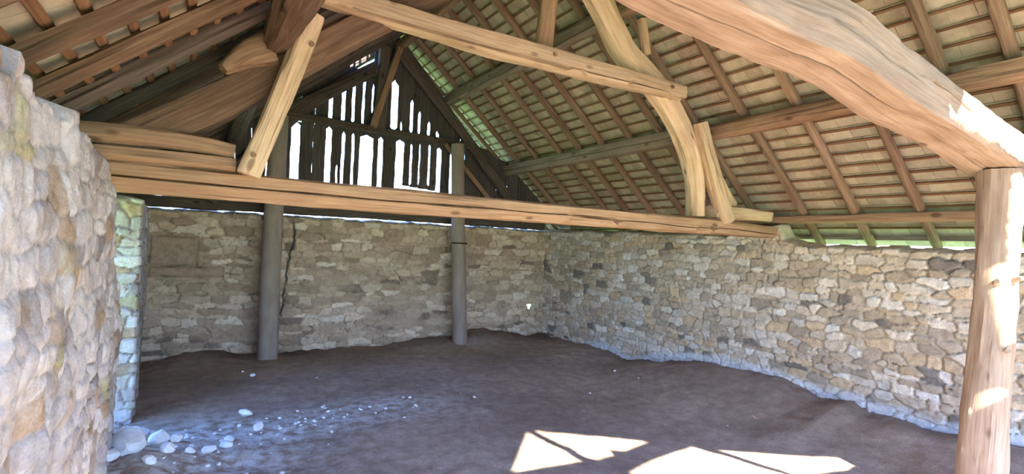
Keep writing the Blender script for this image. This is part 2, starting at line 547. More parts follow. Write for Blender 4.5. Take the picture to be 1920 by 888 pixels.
    o = bpy.data.objects.new(name, me); COL.objects.link(o)
    return tag(o, kind='structure')

# ------------------------------------------------------------------ geometry constants (metres)
XE, ZE = 6.6, 2.5            # rafters' underside at the right eave plate
SR = 0.877                   # slope of the right side
SL = 0.80                    # slope of the left side
XRIDGE = 3.05
ZRIDGE = ZE+SR*(XE-XRIDGE)   # 5.61
def roofR(x): return ZRIDGE-SR*(x-XRIDGE)
def roofL(x): return ZRIDGE-SL*(XRIDGE-x)
Y0, Y1 = -0.65, 10.35

# ------------------------------------------------------------------ ground and floor
FAR_BASE = [(-0.9, -0.05), (-0.66, -0.05), (-0.41, -0.03), (-0.07, 0.09), (0.28, 0.09), (0.58, 0.03), (0.9, 0.0), (1.8, 0.0), (2.25, 0.02), (2.81, 0.0), (3.21, 0.03), (3.62, 0.10), (4.27, 0.10), (4.67, 0.22), (5.08, 0.22), (5.59, 0.14), (5.98, 0.03), (6.6, 0.03)]
RIGHT_BASE = [(-1, 0.30), (2.2, 0.30), (2.5, 0.26), (2.7, 0.28), (3.1, 0.26), (3.3, 0.34), (3.65, 0.28), (4.08, 0.36), (4.73, 0.38), (5.39, 0.36), (5.9, 0.24), (6.87, 0.06), (7.2, 0.08), (7.7, 0.12), (9.0, 0.05), (9.9, 0.02)]
def floor_z(x, y):
    fb = interp([q[0] for q in FAR_BASE], [q[1] for q in FAR_BASE], x)
    rb = interp([q[0] for q in RIGHT_BASE], [q[1] for q in RIGHT_BASE], y)
    d1 = max(0.0, 9.6-y); d2 = max(0.0, 6.6-x)
    z = max(0, fb)*math.exp(-(d1/0.45)**2)+min(0, fb)*math.exp(-d1/0.5)
    z += rb*math.exp(-(d2/1.1)**2)
    # rubble slope at the foot of the broken left wall
    z += 0.22*math.exp(-((x+0.55)/0.6)**2-((y-4.9)/1.0)**2)
    return z

def build_floor():
    xs = np.arange(-1.2, 7.1, 0.035); ys = np.arange(-1.3, 9.95, 0.035)
    gx, gy = np.meshgrid(xs, ys)
    z = np.vectorize(floor_z)(gx, gy)
    lump = 0.05*(fbm(gx*1.2, gy*1.2, 3, 4)-0.5)+0.025*(fbm(gx*6, gy*6, 7, 3)-0.5)
    near = np.exp(-((gx+0.3)/1.6)**2-((gy-4.2)/1.3)**2)
    lump += near*0.12*(fbm(gx*4, gy*4, 13, 4)-0.5)
    edge = np.exp(-((9.6-gy)/0.35)**2)+np.exp(-((6.6-gx)/0.35)**2)
    lump += edge*0.09*(fbm(gx*5, gy*5, 23, 4)-0.45)
    z = z+lump
    V = np.stack([gx, gy, z], -1).reshape(-1, 3)
    nx = len(xs); ny = len(ys)
    I = np.arange(ny-1)[:, None]*nx; K = np.arange(nx-1)[None, :]
    F = np.stack([I+K, I+K+1, I+nx+K+1, I+nx+K], -1).reshape(-1, 4)
    me = bpy.data.meshes.new('floor')
    me.vertices.add(len(V)); me.vertices.foreach_set('co', V.astype(np.float32).ravel())
    me.loops.add(len(F)*4); me.loops.foreach_set('vertex_index', F.astype(np.int32).ravel())
    me.polygons.add(len(F)); me.polygons.foreach_set('loop_start', (np.arange(len(F))*4).astype(np.int32))
    me.polygons.foreach_set('loop_total', np.full(len(F), 4, np.int32))
    me.update(calc_edges=True); me.shade_smooth()
    # lime dust scattered from the wall towards the middle of the barn
    dust = np.exp(-((gx-0.9)/1.5)**2-((gy-5.9)/0.45)**2)*1.0+np.exp(-((gx+0.1)/0.9)**2-((gy-4.9)/0.7)**2)*1.3
    dust += np.exp(-((gx-2.0)/0.5)**2-((gy-6.3)/0.3)**2)*0.6
    dust = np.clip(dust, 0, 1)
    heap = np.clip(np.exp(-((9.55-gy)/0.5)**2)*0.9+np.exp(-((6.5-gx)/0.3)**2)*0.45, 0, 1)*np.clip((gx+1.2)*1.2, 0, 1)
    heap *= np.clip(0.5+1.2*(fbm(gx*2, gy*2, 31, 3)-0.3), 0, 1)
    for nm, arr in (('dust', dust), ('heap', heap)):
        at = me.attributes.new(nm, 'FLOAT', 'POINT'); at.data.foreach_set('value', arr.astype(np.float32).ravel())
    me.materials.append(DIRT)
    o = bpy.data.objects.new('floor', me); COL.objects.link(o); tag(o, kind='structure')
build_floor()

def build_ground():
    g = 60; N = 48; verts = []; faces = []
    for i in range(N+1):
        for j in range(N+1):
            x = -g+2*g*i/N+3; y = -g+2*g*j/N+4
            inside = -3.5 < x < 9.5 and -3.5 < y < 12.5
            z = -0.32 if inside else -0.3+0.25*noise.noise(Vector((x*0.1, y*0.1, 0)))
            verts.append((x, y, z))
    for i in range(N):
        for j in range(N):
            a = i*(N+1)+j
            faces.append((a, a+N+1, a+N+2, a+1))
    o = mesh_obj('floor_meadow', verts, faces, GRASS)
    tag(o, kind='structure')
build_ground()
# trampled earth in front of the open end
def build_yard():
    verts = []; faces = []; nx, ny = 40, 30
    for j in range(ny+1):
        for i in range(nx+1):
            x = -3+13*i/nx; y = -7.5+6.4*j/ny
            verts.append((x, y, -0.06+0.05*noise.noise(Vector((x, y, 3)))-0.28*max(0, (-5-y)/2.5)-0.1*max(0, -1.5-x)-0.1*max(0, x-8.5)))
    for j in range(ny):
        for i in range(nx):
            a = j*(nx+1)+i; faces.append((a, a+1, a+nx+2, a+nx+1))
    o = mesh_obj('floor_yard', verts, faces, DIRT); tag(o, kind='structure')
build_yard()

# ------------------------------------------------------------------ stone walls
PAL_R = [((0.58, 0.475, 0.35), 5), ((0.67, 0.58, 0.46), 4), ((0.50, 0.395, 0.28), 4), ((0.42, 0.34, 0.255), 2), ((0.23, 0.195, 0.16), 0.9), ((0.60, 0.45, 0.29), 2), ((0.73, 0.66, 0.56), 2)]
PAL_F = [((0.52, 0.395, 0.27), 5), ((0.61, 0.48, 0.34), 3), ((0.44, 0.325, 0.22), 4), ((0.37, 0.27, 0.18), 2), ((0.22, 0.165, 0.12), 0.8), ((0.70, 0.58, 0.44), 1.3)]
PAL_L = [((0.37, 0.35, 0.345), 5), ((0.44, 0.41, 0.39), 4), ((0.34, 0.25, 0.17), 3), ((0.25, 0.22, 0.21), 2), ((0.50, 0.48, 0.46), 4), ((0.30, 0.28, 0.17), 1.2)]

def blocky(t, amp, seed, w=0.17):
    return amp*(2*float(vnoise(np.array(math.floor(t/w)*1.0), np.array(0.5), seed))-1)+amp*0.5*(2*float(vnoise(np.array(t*9.0), np.array(2.5), seed))-1)

BLOCKS = [(-0.62, 0.0, 1.41, 1.86), (-0.62, 0.37, 1.24, 1.39)]
CRACKS = [[(1.36, 2.2), (1.40, 1.95), (1.33, 1.6), (1.28, 1.1), (1.24, 0.6)]]
def top_far(x, y): return 2.235+blocky(x, 0.018, 5)
stone_wall('wall_far', [(6.5, 9.62, 0.016), (-0.8, 9.62, 0.2), (-1.2, 9.62, 0.2), (-1.2, 10.1, 0.025), (7.1, 10.1, 0.2), (7.1, 9.62, 0.3)],
           ((-1.2, 9.85), (7.1, 9.85)), top_far, -0.32, STONE_FAR, 0.016, PAL_F, (0.14, 0.36), (0.06, 0.14), 21, relief=0.032, blocks=BLOCKS, cracks=CRACKS, zmax=2.3,
           hole=[(6.11, 9.62, 0.66, 0.05, 0.3), (6.38, 10.1, 0.60, 0.10, 0.2)])
TOPR = [(-1.5, 1.9), (1.2, 2.02), (2.2, 2.055), (3.2, 2.055), (4.0, 2.075), (4.22, 2.14), (4.32, 2.32), (4.75, 2.30), (5.1, 2.18), (5.6, 2.22), (6.4, 2.20), (7.5, 2.24), (9.7, 2.26)]
def top_right(x, y):
    z = interp([q[0] for q in TOPR], [q[1] for q in TOPR], y)+blocky(y, 0.022, 9)
    return z-0.10*max(0.0, min(1.0, (x-6.75)/0.2))
def lime_right(X, Y, Z):
    base = np.interp(Y, [q[0] for q in RIGHT_BASE], [q[1] for q in RIGHT_BASE])
    h = 0.07+0.16*fbm(Y*1.6, Z*1.5, 77, 3)
    f = np.clip((base+h-Z)/0.07, 0, 1)*np.clip((8.7-Y)/0.8, 0, 1)
    return f*0.85
stone_wall('wall_right', [(6.62, -0.6, 0.016), (6.45, 9.66, 0.2), (7.0, 9.66, 0.1), (7.03, -0.6, 0.15)],
           ((6.82, -0.6), (6.8, 9.66)), top_right, -0.32, STONE_WALL, 0.015, PAL_R, (0.09, 0.27), (0.06, 0.125), 33, relief=0.035, zmax=2.35, lime=lime_right)
TOPL = [(-1.0, 2.35), (2.0, 2.40), (3.2, 2.36), (3.9, 2.32), (4.25, 2.15), (4.45, 1.95), (4.7, 1.65), (4.95, 1.25), (5.2, 0.85), (5.45, 0.45), (5.6, 0.1)]
def top_left(x, y):
    return max(0.0, interp([q[0] for q in TOPL], [q[1] for q in TOPL], y)+blocky(y, 0.05, 14, 0.13))
stone_wall('wall_left', [(-1.05, -0.6, 0.15), (-0.45, -0.6, 0.1), (-0.45, 1.0, 0.012), (-0.5, 5.35, 0.02), (-0.7, 5.6, 0.03), (-1.05, 5.6, 0.15)],
           ((-0.75, -0.5), (-0.75, 5.3)), top_left, -0.32, STONE_NEAR, 0.0135, PAL_L, (0.10, 0.26), (0.07, 0.15), 55, rough=0.09, relief=0.010, zmax=2.5, mortar_soft=0.34)
def top_lb(x, y): return 2.235+blocky(y, 0.02, 24)
stone_wall('wall_left_rear', [(-1.05, 6.35, 0.014), (-0.5, 6.5, 0.014), (-0.67, 9.66, 0.1), (-1.1, 9.66, 0.15)],
           ((-0.8, 6.5), (-0.88, 9.6)), top_lb, -0.32, STONE_NEAR, 0.014, PAL_L, (0.12, 0.28), (0.08, 0.15), 67, relief=0.035, zmax=2.35)

# ------------------------------------------------------------------ roof coverings (tiles on battens)
GAUGE = 0.166
def slope_pt(side, s, y, n):
    m = SR if side > 0 else SL
    c = 1/math.sqrt(1+m*m); sn = m*c
    L0 = (XE-XRIDGE)/c if side > 0 else (XRIDGE+0.9)/c
    # s measured down from the ridge
    return Vector((XRIDGE+side*(s*c+n*sn), y, ZRIDGE-s*sn+n*c))

ROOF_HOLES = [[(4.18, -0.25), (4.40, -0.03), (4.57, 0.06), (4.69, 0.19), (4.88, 0.33), (4.99, 0.44), (5.23, 0.67), (5.50, 0.92), (5.50, 0.62), (5.31, 0.44),  # first two: unseen openings added to put sun on beam end and post
               (5.19, 0.31), (5.07, 0.22), (4.92, 0.08), (4.75, -0.04), (4.59, -0.21), (4.39, -0.39), (4.19, -0.58), (4.05, -0.71), (3.99, -0.76)],
              [(5.06, -0.75), (5.18, 0.24), (5.38, 0.24), (5.23, -0.75)],
              [(5.49, 6.22), (5.53, 6.22), (5.53, 6.27), (5.49, 6.27)]]
ROOF_HOLES_LEFT = [[(-1.6, 1.3), (-0.5, 1.1), (0.3, 0.2), (0.75, -0.35), (0.75, -0.9), (-1.6, -0.9)], [(2.25, 9.45), (2.62, 9.5), (2.66, 9.95), (2.2, 9.9)]]  # first: unseen opening added for blue sky light; second: gap by the far gable
cR = 1/math.sqrt(1+SR*SR); cL = 1/math.sqrt(1+SL*SL)
def in_poly(x, y, q):
    c = False
    for i in range(len(q)):
        (xa, ya), (xb, yb) = q[i], q[i-1]
        if (ya > y) != (yb > y) and x < (xb-xa)*(y-ya)/(yb-ya)+xa: c = not c
    return c

def build_roof(side, name, s_end):
    verts = []; faces = []; tones = []
    rg = random.Random(5+side)
    k = 0
    root_b = []
    s = 0.12
    rows = []
    while s < s_end-0.02:
        rows.append(s); s += GAUGE
    def skip(y, s_):
        # tile openings; the front ones are unseen, added to let sun and sky in
        if side < 0: return any(in_poly(XRIDGE-s_*cL, y, q) for q in ROOF_HOLES_LEFT)
        x = XRIDGE+s_*cR
        return any(in_poly(x, y, q) for q in ROOF_HOLES)
    TW = 0.185
    for r, s0 in enumerate(rows):
        y = Y0-0.05+(TW/2 if r % 2 else 0)
        while y < Y1:
            sa = s0-0.02+rg.uniform(-0.006, 0.006)
            sb = min(sa+0.36, s_end+0.02)
            w = TW-0.002
            n0 = 0.118+rg.uniform(0, 0.004); n1 = n0+0.028+rg.uniform(-0.004, 0.005)
            if sb-sa < 0.3: n1 = n0+0.028*(sb-sa)/0.36
            rot = rg.uniform(-0.008, 0.008)
            tn = rg.random()
            broken = any(skip(y+w*fy, sa+(sb-sa)*fs) for fy in (0, .25, .5, .75, 1) for fs in (0, .25, .5, .75, 1))  # tile meets an opening, so it is cut into small pieces
            ny_, ns_ = (8, 14) if broken else (1, 1)
            for iy in range(ny_):
                for is_ in range(ns_):
                    if broken and skip(y+w*(iy+.5)/ny_, sa+(sb-sa)*(is_+.5)/ns_): continue
                    i = len(verts)
                    for q in (is_/ns_, (is_+1)/ns_):
                        for yy in (y+w*iy/ny_, y+w*(iy+1)/ny_):
                            for dn in (0, 0.012):
                                verts.append(slope_pt(side, sa+(sb-sa)*q, yy+rot*(1-2*q), n0+(n1-n0)*q+dn))
                    f = [(0, 2, 3, 1), (4, 5, 7, 6), (0, 4, 6, 2), (1, 3, 7, 5), (0, 1, 5, 4), (2, 6, 7, 3)]
                    faces += [tuple(i+q for q in ff) for ff in f]
                    tones += [tn]*8
            y += TW
    o = mesh_obj(name, verts, faces, TILE, None, 0)
    at = o.data.attributes.new('tile_tone', 'FLOAT', 'POINT'); at.data.foreach_set('value', np.array(tones, np.float32))
    tag(o, kind='structure')
    # battens
    for s0 in rows:
        yb = (Y0 if s0 < 1.1 else 1.15) if side > 0 else (Y0 if s0 < 2.2 else 1.3)
        # a batten is two or three lengths nailed end to end with a slight wobble
        c = slope_pt(side, s0, 0, 0.104)
        pts = []
        n = 6
        for q in range(n+1):
            yy = yb+(Y1-yb)*q/n
            pts.append(slope_pt(side, s0+rg.uniform(-0.008, 0.008), yy, 0.104+rg.uniform(-0.002, 0.002)))
        beam('batten', pts, 0.026 if side > 0 else 0.05, 0.018 if side > 0 else 0.034, WOOD_BATTEN, o, p=8, seg=8, jit=0.002, step=0.35, up=slope_pt(side, 0, 0, 1)-slope_pt(side, 0, 0, 0), seed=s0)
    return o

S_END_R = (7.12-XRIDGE)/cR
S_END_L = (XRIDGE+1.35)/cL
build_roof(1, 'ceiling_right', S_END_R)
build_roof(-1, 'ceiling_left', S_END_L)

def ridge_tiles():
    verts = []; faces = []; y = Y0-0.1; tones = []; rg = random.Random(2)
    while y < Y1:
        i = len(verts); tn = rg.random(); N = 8
        for yy, rr_ in ((y, 0.20), (y+0.36, 0.185)):
            for k in range(N+1):
                a = math.pi*k/N
                for d in (0, 0.012):
                    verts.append((XRIDGE+(rr_+d)*math.cos(a)*1.15, yy, ZRIDGE+0.045+(rr_+d)*math.sin(a)*0.95)); tones.append(tn)
        m_ = 2*(N+1)
        for k in range(N):
            a = i+2*k
            faces += [(a, a+2, a+m_+2, a+m_), (a+1, a+m_+1, a+m_+3, a+3), (a, a+1, a+3, a+2), (a+m_, a+m_+2, a+m_+3, a+m_+1)]
        y += 0.33
    o = mesh_obj('ceiling_ridge', verts, faces, TILE, None, 0)
    at = o.data.attributes.new('tile_tone', 'FLOAT', 'POINT'); at.data.foreach_set('value', np.array(tones, np.float32))
    tag(o, kind='structure')
ridge_tiles()

# ------------------------------------------------------------------ rafters
def ordinal(i): return ['first', 'second', 'third', 'fourth', 'fifth', 'sixth', 'seventh', 'eighth', 'ninth', 'tenth', 'eleventh', 'twelfth', 'thirteenth', 'fourteenth', 'fifteenth', 'sixteenth', 'seventeenth', 'eighteenth'][i]
RY = [10.2, 9.8, 9.15, 8.45, 7.72, 7.18, 6.6, 5.97, 5.35, 4.72, 4.06, 3.41, 2.77, 2.13, 1.64, 1.0, 0.4, -0.25]
rr = random.Random(3)
for i, y in enumerate(RY):
    w = 0.085+rr.uniform(-0.01, 0.015)
    y2 = y+rr.uniform(-0.03, 0.03)
    pts = [slope_pt(1, s, y+(y2-y)*s/5.4+(0.012*math.sin(s*1.7+i)), 0.048) for s in ((0.06, 1.4, 2.8, 4.1, S_END_R-0.06) if y > 1.2 else (0.06, 0.4, 0.8, 1.1))]
    o = beam('pole_rafter', pts, w, 0.095, WOOD_RAFTER, None, p=3.0, seg=16, jit=0.006, step=0.12, seed=i*1.7)
    pos = 'over the gable boards at the far end' if i < 2 else ('beyond the main truss' if y > 4.5 else 'between the main truss and the front beam')
    lab = 'brown pole rafter of the right roof slope, %s counted from the far gable, %s' % (ordinal(i), pos)
    tag(o, lab if len(lab.split()) <= 16 else 'brown pole rafter under right roof slope, %s counting from the far gable' % ordinal(i), 'rafter', 'pole rafters of the right roof slope')
LY = [10.2, 9.82, 9.1, 8.37, 7.74, 7.1, 6.47, 5.84, 5.2, 4.72, 4.12, 3.56, 3.03, 2.42, 1.8, 1.2, 0.6, 0.0]
for i, y in enumerate(LY):
    near = y < 4.0
    w = 0.088 if near else 0.09
    pts = [slope_pt(-1, s, y+(0.015*math.sin(s*1.9+i)), 0.03 if near else 0.055) for s in (0.06, 1.3, 2.5, 3.8, S_END_L-0.12)]
    o = beam('pole_rafter', pts, [w*0.9, w*0.95, w, w*1.08, w*1.1], 0.092 if near else 0.10, WOOD_DEEP_BROWN if near else WOOD_DARK, None, p=2.4 if near else 4, seg=18, jit=0.009, step=0.1, seed=i*2.3+40)
    tag(o, '%s rafter under left roof slope, %s counting from the far gable' % ('thick round log' if near else 'dark squared', ordinal(i)), 'rafter', 'rafters of the left roof slope')

# ------------------------------------------------------------------ purlins, ridge, plates
def tagged_beam(name, label, cat, *a, **k):
    o = beam(name, *a, **k); return tag(o, label, cat)
tagged_beam('roof_purlin', 'long grey-brown purlin halfway down the right roof slope', 'beam',
            [(5.45, 10.3, 3.465), (5.45, 7.5, 3.465), (5.44, 4.75, 3.465)], 0.17, 0.20, WOOD_GREY, p=7, jit=0.006, cracks=((356, 0.0, 1.0, 0.04, 0.05),), seed=1)
tagged_beam('roof_purlin', 'reddish brown purlin of the right slope, from the main truss towards the viewer', 'beam',
            [(5.44, 4.95, 3.43), (5.42, 3.4, 3.45), (5.40, 1.5, 3.46)], 0.19, 0.17, WOOD_MID, p=4, jit=0.009, seed=2)
tagged_beam('roof_purlin', 'pale grey upper purlin of the right roof slope, ending above the collar beam', 'beam',
            [(4.05, 10.3, 4.675), (4.05, 7.5, 4.675), (4.05, 4.6, 4.68)], 0.16, 0.20, WOOD_GREY, p=7, jit=0.006, cracks=((318, 0.3, 1.0, 0.04, 0.06),), seed=3)
tagged_beam('roof_purlin', 'brown upper purlin of the right slope, mostly hidden by the front beam', 'beam',
            [(4.05, 4.8, 4.66), (4.05, 2.2, 4.66), (4.05, 0.35, 4.66)], 0.17, 0.17, WOOD_MID, p=4, jit=0.008, seed=4)
tagged_beam('roof_purlin', 'round log purlin of the left slope with its butt on a wooden cleat', 'beam',
            [(0.43, 4.48, 3.36), (0.45, 3.4, 3.38), (0.50, 1.8, 3.42), (0.52, -0.4, 3.44)], [0.17, 0.25, 0.26, 0.26], [0.17, 0.25, 0.26, 0.26], WOOD_DEEP_BROWN, p=2.2, jit=0.012, seed=5)
tagged_beam('roof_purlin', 'dark purlin of the left slope running from the main truss to the far gable', 'beam',
            [(0.40, 10.2, 3.36), (0.40, 4.62, 3.36)], 0.17, 0.17, WOOD_DARK, p=5, jit=0.008, seed=6)
tagged_beam('ridge_beam', 'dark ridge beam under the roof apex running to the far gable', 'beam',
            [(3.05, 10.3, 5.50), (3.05, 4.8, 5.48), (3.05, -0.4, 5.46)], 0.14, 0.16, WOOD_MID, p=6, jit=0.006, seed=7)
tagged_beam('eave_plate', 'brown eave plate carrying the rafter feet above the right wall', 'beam',
            [(6.66, 9.5, 2.43), (6.66, 4.9, 2.43), (6.67, -0.3, 2.43)], 0.13, 0.095, WOOD_MID, p=6, jit=0.005, seed=8)
tagged_beam('eave_plate', 'thin pale outer eave board above the right wall, lit green from outside', 'beam',
            [(7.08, 9.9, 2.215), (7.08, -0.3, 2.215)], 0.03, 0.05, WOOD_GREY, p=7, jit=0.003, seed=9)
tagged_beam('eave_plate', 'dark wall plate on top of the left wall beyond the main truss', 'beam',
            [(-0.86, 9.55, 2.36), (-0.86, 4.6, 2.36)], 0.16, 0.13, WOOD_DARK, p=6, jit=0.006, seed=10)
beam_far_tie = tagged_beam('gable_tie_beam', 'dark horizontal beam across the top of the far stone wall', 'beam',
            [(-0.9, 9.66, 2.37), (3.0, 9.66, 2.385), (6.4, 9.66, 2.37)], 0.20, 0.17, WOOD_DARK, p=6, jit=0.008, seed=11)

# ------------------------------------------------------------------ main truss
tr = thing('roof_truss', (3.0, 4.42, 2.19), 'large tan timber roof truss spanning the barn with tie beam and collar', 'roof truss')
beam('tie_beam', [(-0.9, 4.42, 2.295), (1.0, 4.42, 2.275), (3.2, 4.42, 2.27), (5.2, 4.42, 2.265), (6.75, 4.42, 2.255)], 0.24, [0.20, 0.20, 0.19, 0.18, 0.15], WOOD_TIE, tr, p=7, seg=28, jit=0.007,
     cracks=((358, 0.03, 0.60, 0.07, 0.045), (350, 0.55, 0.97, 0.07, 0.045)), seed=20)
beam('principal_rafter', [(-0.55, 4.44, 2.42), (0.15, 4.44, 2.93), (0.80, 4.44, 3.46), (1.6, 4.44, 4.06), (2.75, 4.44, 4.93)], 0.22, [0.24, 0.27, 0.25, 0.22, 0.2], WOOD_DEEP_BROWN, tr, p=5, jit=0.010, seed=21)
beam('principal_rafter', [(3.15, 4.46, 4.93), (3.58, 4.46, 4.52), (3.93, 4.46, 4.10), (4.42, 4.46, 3.80), (4.90, 4.46, 3.30), (5.10, 4.46, 2.85), (5.15, 4.46, 2.38)], 0.22, [0.24, 0.27, 0.27, 0.26, 0.27, 0.22, 0.18], WOOD_LIGHT, tr, p=3, jit=0.012, seed=22)
beam('collar_beam', [(0.72, 4.30, 3.80), (2.0, 4.30, 3.755), (3.2, 4.30, 3.74), (4.66, 4.30, 3.745)], 0.17, [0.15, 0.20, 0.20, 0.15], WOOD_LIGHT, tr, p=6, seg=28, jit=0.007, cracks=((318, 0.05, 0.60, 0.06, 0.10), (330, 0.58, 0.95, 0.05, 0.06)), seed=23)
beam('king_post', [(2.87, 4.46, 3.78), (2.93, 4.46, 4.6), (3.0, 4.46, 5.38)], 0.17, 0.19, WOOD_TIE, tr, p=6, up=(0.5, 1, 0), jit=0.006, seed=24)
beam('strut', [(0.29, 4.27, 2.36), (0.48, 4.27, 2.95), (0.68, 4.27, 3.60)], [0.15, 0.15, 0.15], [0.19, 0.18, 0.19], WOOD_LIGHT, tr, p=6, up=(0, 1, 0), jit=0.008, seed=25)
beam('brace', [(5.02, 4.33, 3.47), (5.20, 4.33, 3.02), (5.54, 4.33, 2.34)], [0.14, 0.15, 0.16], [0.13, 0.18, 0.22], WOOD_LIGHT, tr, p=4, up=(0, 1, 0), jit=0.009, seed=26)
beam('brace', [(5.28, 4.50, 3.20), (5.52, 4.50, 2.92), (5.86, 4.50, 2.55)], 0.13, [0.12, 0.14, 0.12], WOOD_LIGHT, tr, p=4, up=(0, 1, 0), jit=0.008, seed=27)
beam('sole_piece', [(5.38, 4.42, 2.455), (5.9, 4.42, 2.46), (6.45, 4.42, 2.465)], 0.2, [0.15, 0.16, 0.15], WOOD_LIGHT, tr, p=4, jit=0.008, seed=28)
beam('cushion_beam', [(-0.95, 4.40, 2.54), (-0.4, 4.40, 2.56), (-0.05, 4.40, 2.555), (0.20, 4.40, 2.53)], 0.22, [0.12, 0.13, 0.12, 0.10], WOOD_TIE, tr, p=6, jit=0.008, seed=29)
beam('cushion_beam', [(-0.95, 4.39, 2.43), (-0.2, 4.39, 2.435), (0.21, 4.39, 2.43)], 0.23, 0.10, WOOD_TIE, tr, p=6, jit=0.008, seed=30)
cl = beam('purlin_cleat', [(0.10, 4.35, 3.10), (0.24, 4.35, 3.23), (0.40, 4.35, 3.32)], 0.2, [0.07, 0.18, 0.26], WOOD_MID, tr, p=4, jit=0.008, seed=31)
for x, y, z in ((0.66, 4.17, 3.36), (0.31, 4.17, 2.50), (4.42, 4.20, 3.75), (2.85, 4.20, 3.77)):
    beam('peg', [(x, y+0.05, z), (x, y-0.012, z)], 0.034, 0.034, WOOD_MID, tr, p=2, seg=12, jit=0.001, step=0.03)
beam('short_brace', [(4.12, 4.42, 4.50), (4.22, 4.42, 4.12)], 0.08, 0.09, WOOD_LIGHT, tr, p=4, up=(0, 1, 0), jit=0.004, seed=33)

# ------------------------------------------------------------------ front beam and its trunk post
fb = tagged_beam('crooked_front_beam', 'huge crooked hewn beam overhead in the foreground, sunlit at its right end', 'beam',
     [(0.45, 1.78, 3.38), (1.6, 1.78, 3.25), (2.4, 1.78, 3.20), (3.05, 1.78, 3.20), (3.8, 1.78, 3.085), (4.45, 1.78, 3.0), (5.5, 1.78, 2.85), (6.05, 1.78, 2.77)],
     0.36, [0.27, 0.28, 0.28, 0.33, 0.33, 0.29, 0.29, 0.25], WOOD_FRONT, p=14, seg=40, jit=0.011, step=0.05, cracks=((285, 0.10, 0.62, 0.06, 0.035), (8, 0.62, 0.74, 0.05, 0.05)), seed=35)
tagged_beam('trunk_post', 'barked-off round trunk post holding the right end of the front beam', 'post',
     [(5.30, 1.74, 0.02), (5.36, 1.74, 0.7), (5.44, 1.73, 1.5), (5.50, 1.73, 2.2), (5.53, 1.73, 2.70)], [0.31, 0.30, 0.26, 0.26, 0.30], [0.31, 0.30, 0.26, 0.26, 0.30], WOOD_FRONT, p=2.3, seg=28, jit=0.012, step=0.06, up=(0, 1, 0), seed=36)

tp = bpy.data.objects['trunk_post']
for (z_, a_, l_) in ((1.83, 250, 0.07), (1.80, 200, 0.05), (1.28, 235, 0.04)):
    ca, sa = math.cos(math.radians(a_)), math.sin(math.radians(a_))
    xc = 5.44+(z_-1.5)*0.085
    st_ = beam('branch_stub', [(xc+ca*0.09, 1.73+sa*0.09, z_), (xc+ca*(0.12+l_), 1.73+sa*(0.12+l_), z_+0.03)], [0.06, 0.035], [0.06, 0.035], WOOD_FRONT, None, p=2, seg=12, jit=0.004, step=0.02, seed=z_*9)
    mw = st_.matrix_world.copy(); st_.parent = tp; st_.matrix_parent_inverse = tp.matrix_basis.inverted(); st_.matrix_basis = mw

# ------------------------------------------------------------------ far posts
def far_post(xb, xt, y, ztop, r, label, seed, wobble):
    o = tagged_beam('round_post', label, 'post', [(xb, y, -0.12), ((xb+xt)/2+wobble, y, 1.6), (xt, y, ztop)], [r*2.05, r*2.0, r*1.75], [r*2.05, r*2.0, r*1.75], POST_GREY, p=2, seg=24, jit=0.006, up=(0, 1, 0), seed=seed)
    return o
far_post(1.02, 1.03, 9.20, 3.83, 0.15, 'grey round post against the far wall, the left one of two', 50, -0.02)
far_post(4.36, 4.12, 9.21, 3.78, 0.135, 'grey round post against the far wall, right one with an iron strap', 51, 0.0)
# iron strap on the right post
def ring(name, c, r, hgt, mat, parent=None):
    v = []; f = []; N = 20
    for k in range(N):
        a = 2*math.pi*k/N
        for rr_, zz in ((r, -hgt/2), (r+0.008, -hgt/2), (r+0.008, hgt/2), (r, hgt/2)):
            v.append((c[0]+rr_*math.cos(a), c[1]+rr_*math.sin(a), c[2]+zz))
    for k in range(N):
        a = k*4; b_ = ((k+1) % N)*4
        for q in range(4):
            f.append((a+q, a+(q+1) % 4, b_+(q+1) % 4, b_+q))
    o = mesh_obj(name, v, f, mat, parent)
    return o
tag(ring('iron_strap', (4.24, 9.21, 1.93), 0.15, 0.03, IRON), 'dark iron strap clamped round the right grey post', 'strap')

# ------------------------------------------------------------------ far gable: boards, rails, framing
gw = bpy.data.objects.new('wall_gable', None); COL.objects.link(gw); gw.location = (3, 9.62, 2.45); tag(gw, kind='structure')
LOW_GAPS = [(0.90, 0.94, 2.89, 3.24), (1.27, 1.41, 2.50, 3.83), (1.83, 1.93, 2.5, 3.81), (2.02, 2.05, 2.5, 3.21), (2.10, 2.15, 2.5, 3.80), (2.27, 2.32, 2.89, 3.80), (2.41, 2.66, 2.5, 3.80), (2.75, 2.84, 2.5, 3.77), (3.08, 3.23, 2.5, 3.78), (3.35, 3.40, 2.98, 3.75), (3.53, 3.56, 3.0, 3.76), (3.72, 3.76, 3.01, 3.76), (3.89, 3.98, 2.5, 3.75), (4.16, 4.23, 2.5, 3.69)]
UP_GAPS = [(1.85, 1.92, 3.98, 4.41), (2.07, 2.13, 3.98, 4.59), (2.24, 2.30, 3.99, 4.74), (2.42, 2.47, 3.98, 4.83), (2.59, 2.62, 4.23, 4.69), (2.78, 2.82, 3.98, 4.44), (2.95, 3.08, 3.96, 4.84), (3.14, 3.18, 3.97, 4.10), (3.32, 3.38, 3.96, 4.53), (3.48, 3.53, 3.96, 4.36), (3.67, 3.73, 3.94, 4.19), (3.85, 3.91, 3.94, 4.04)]
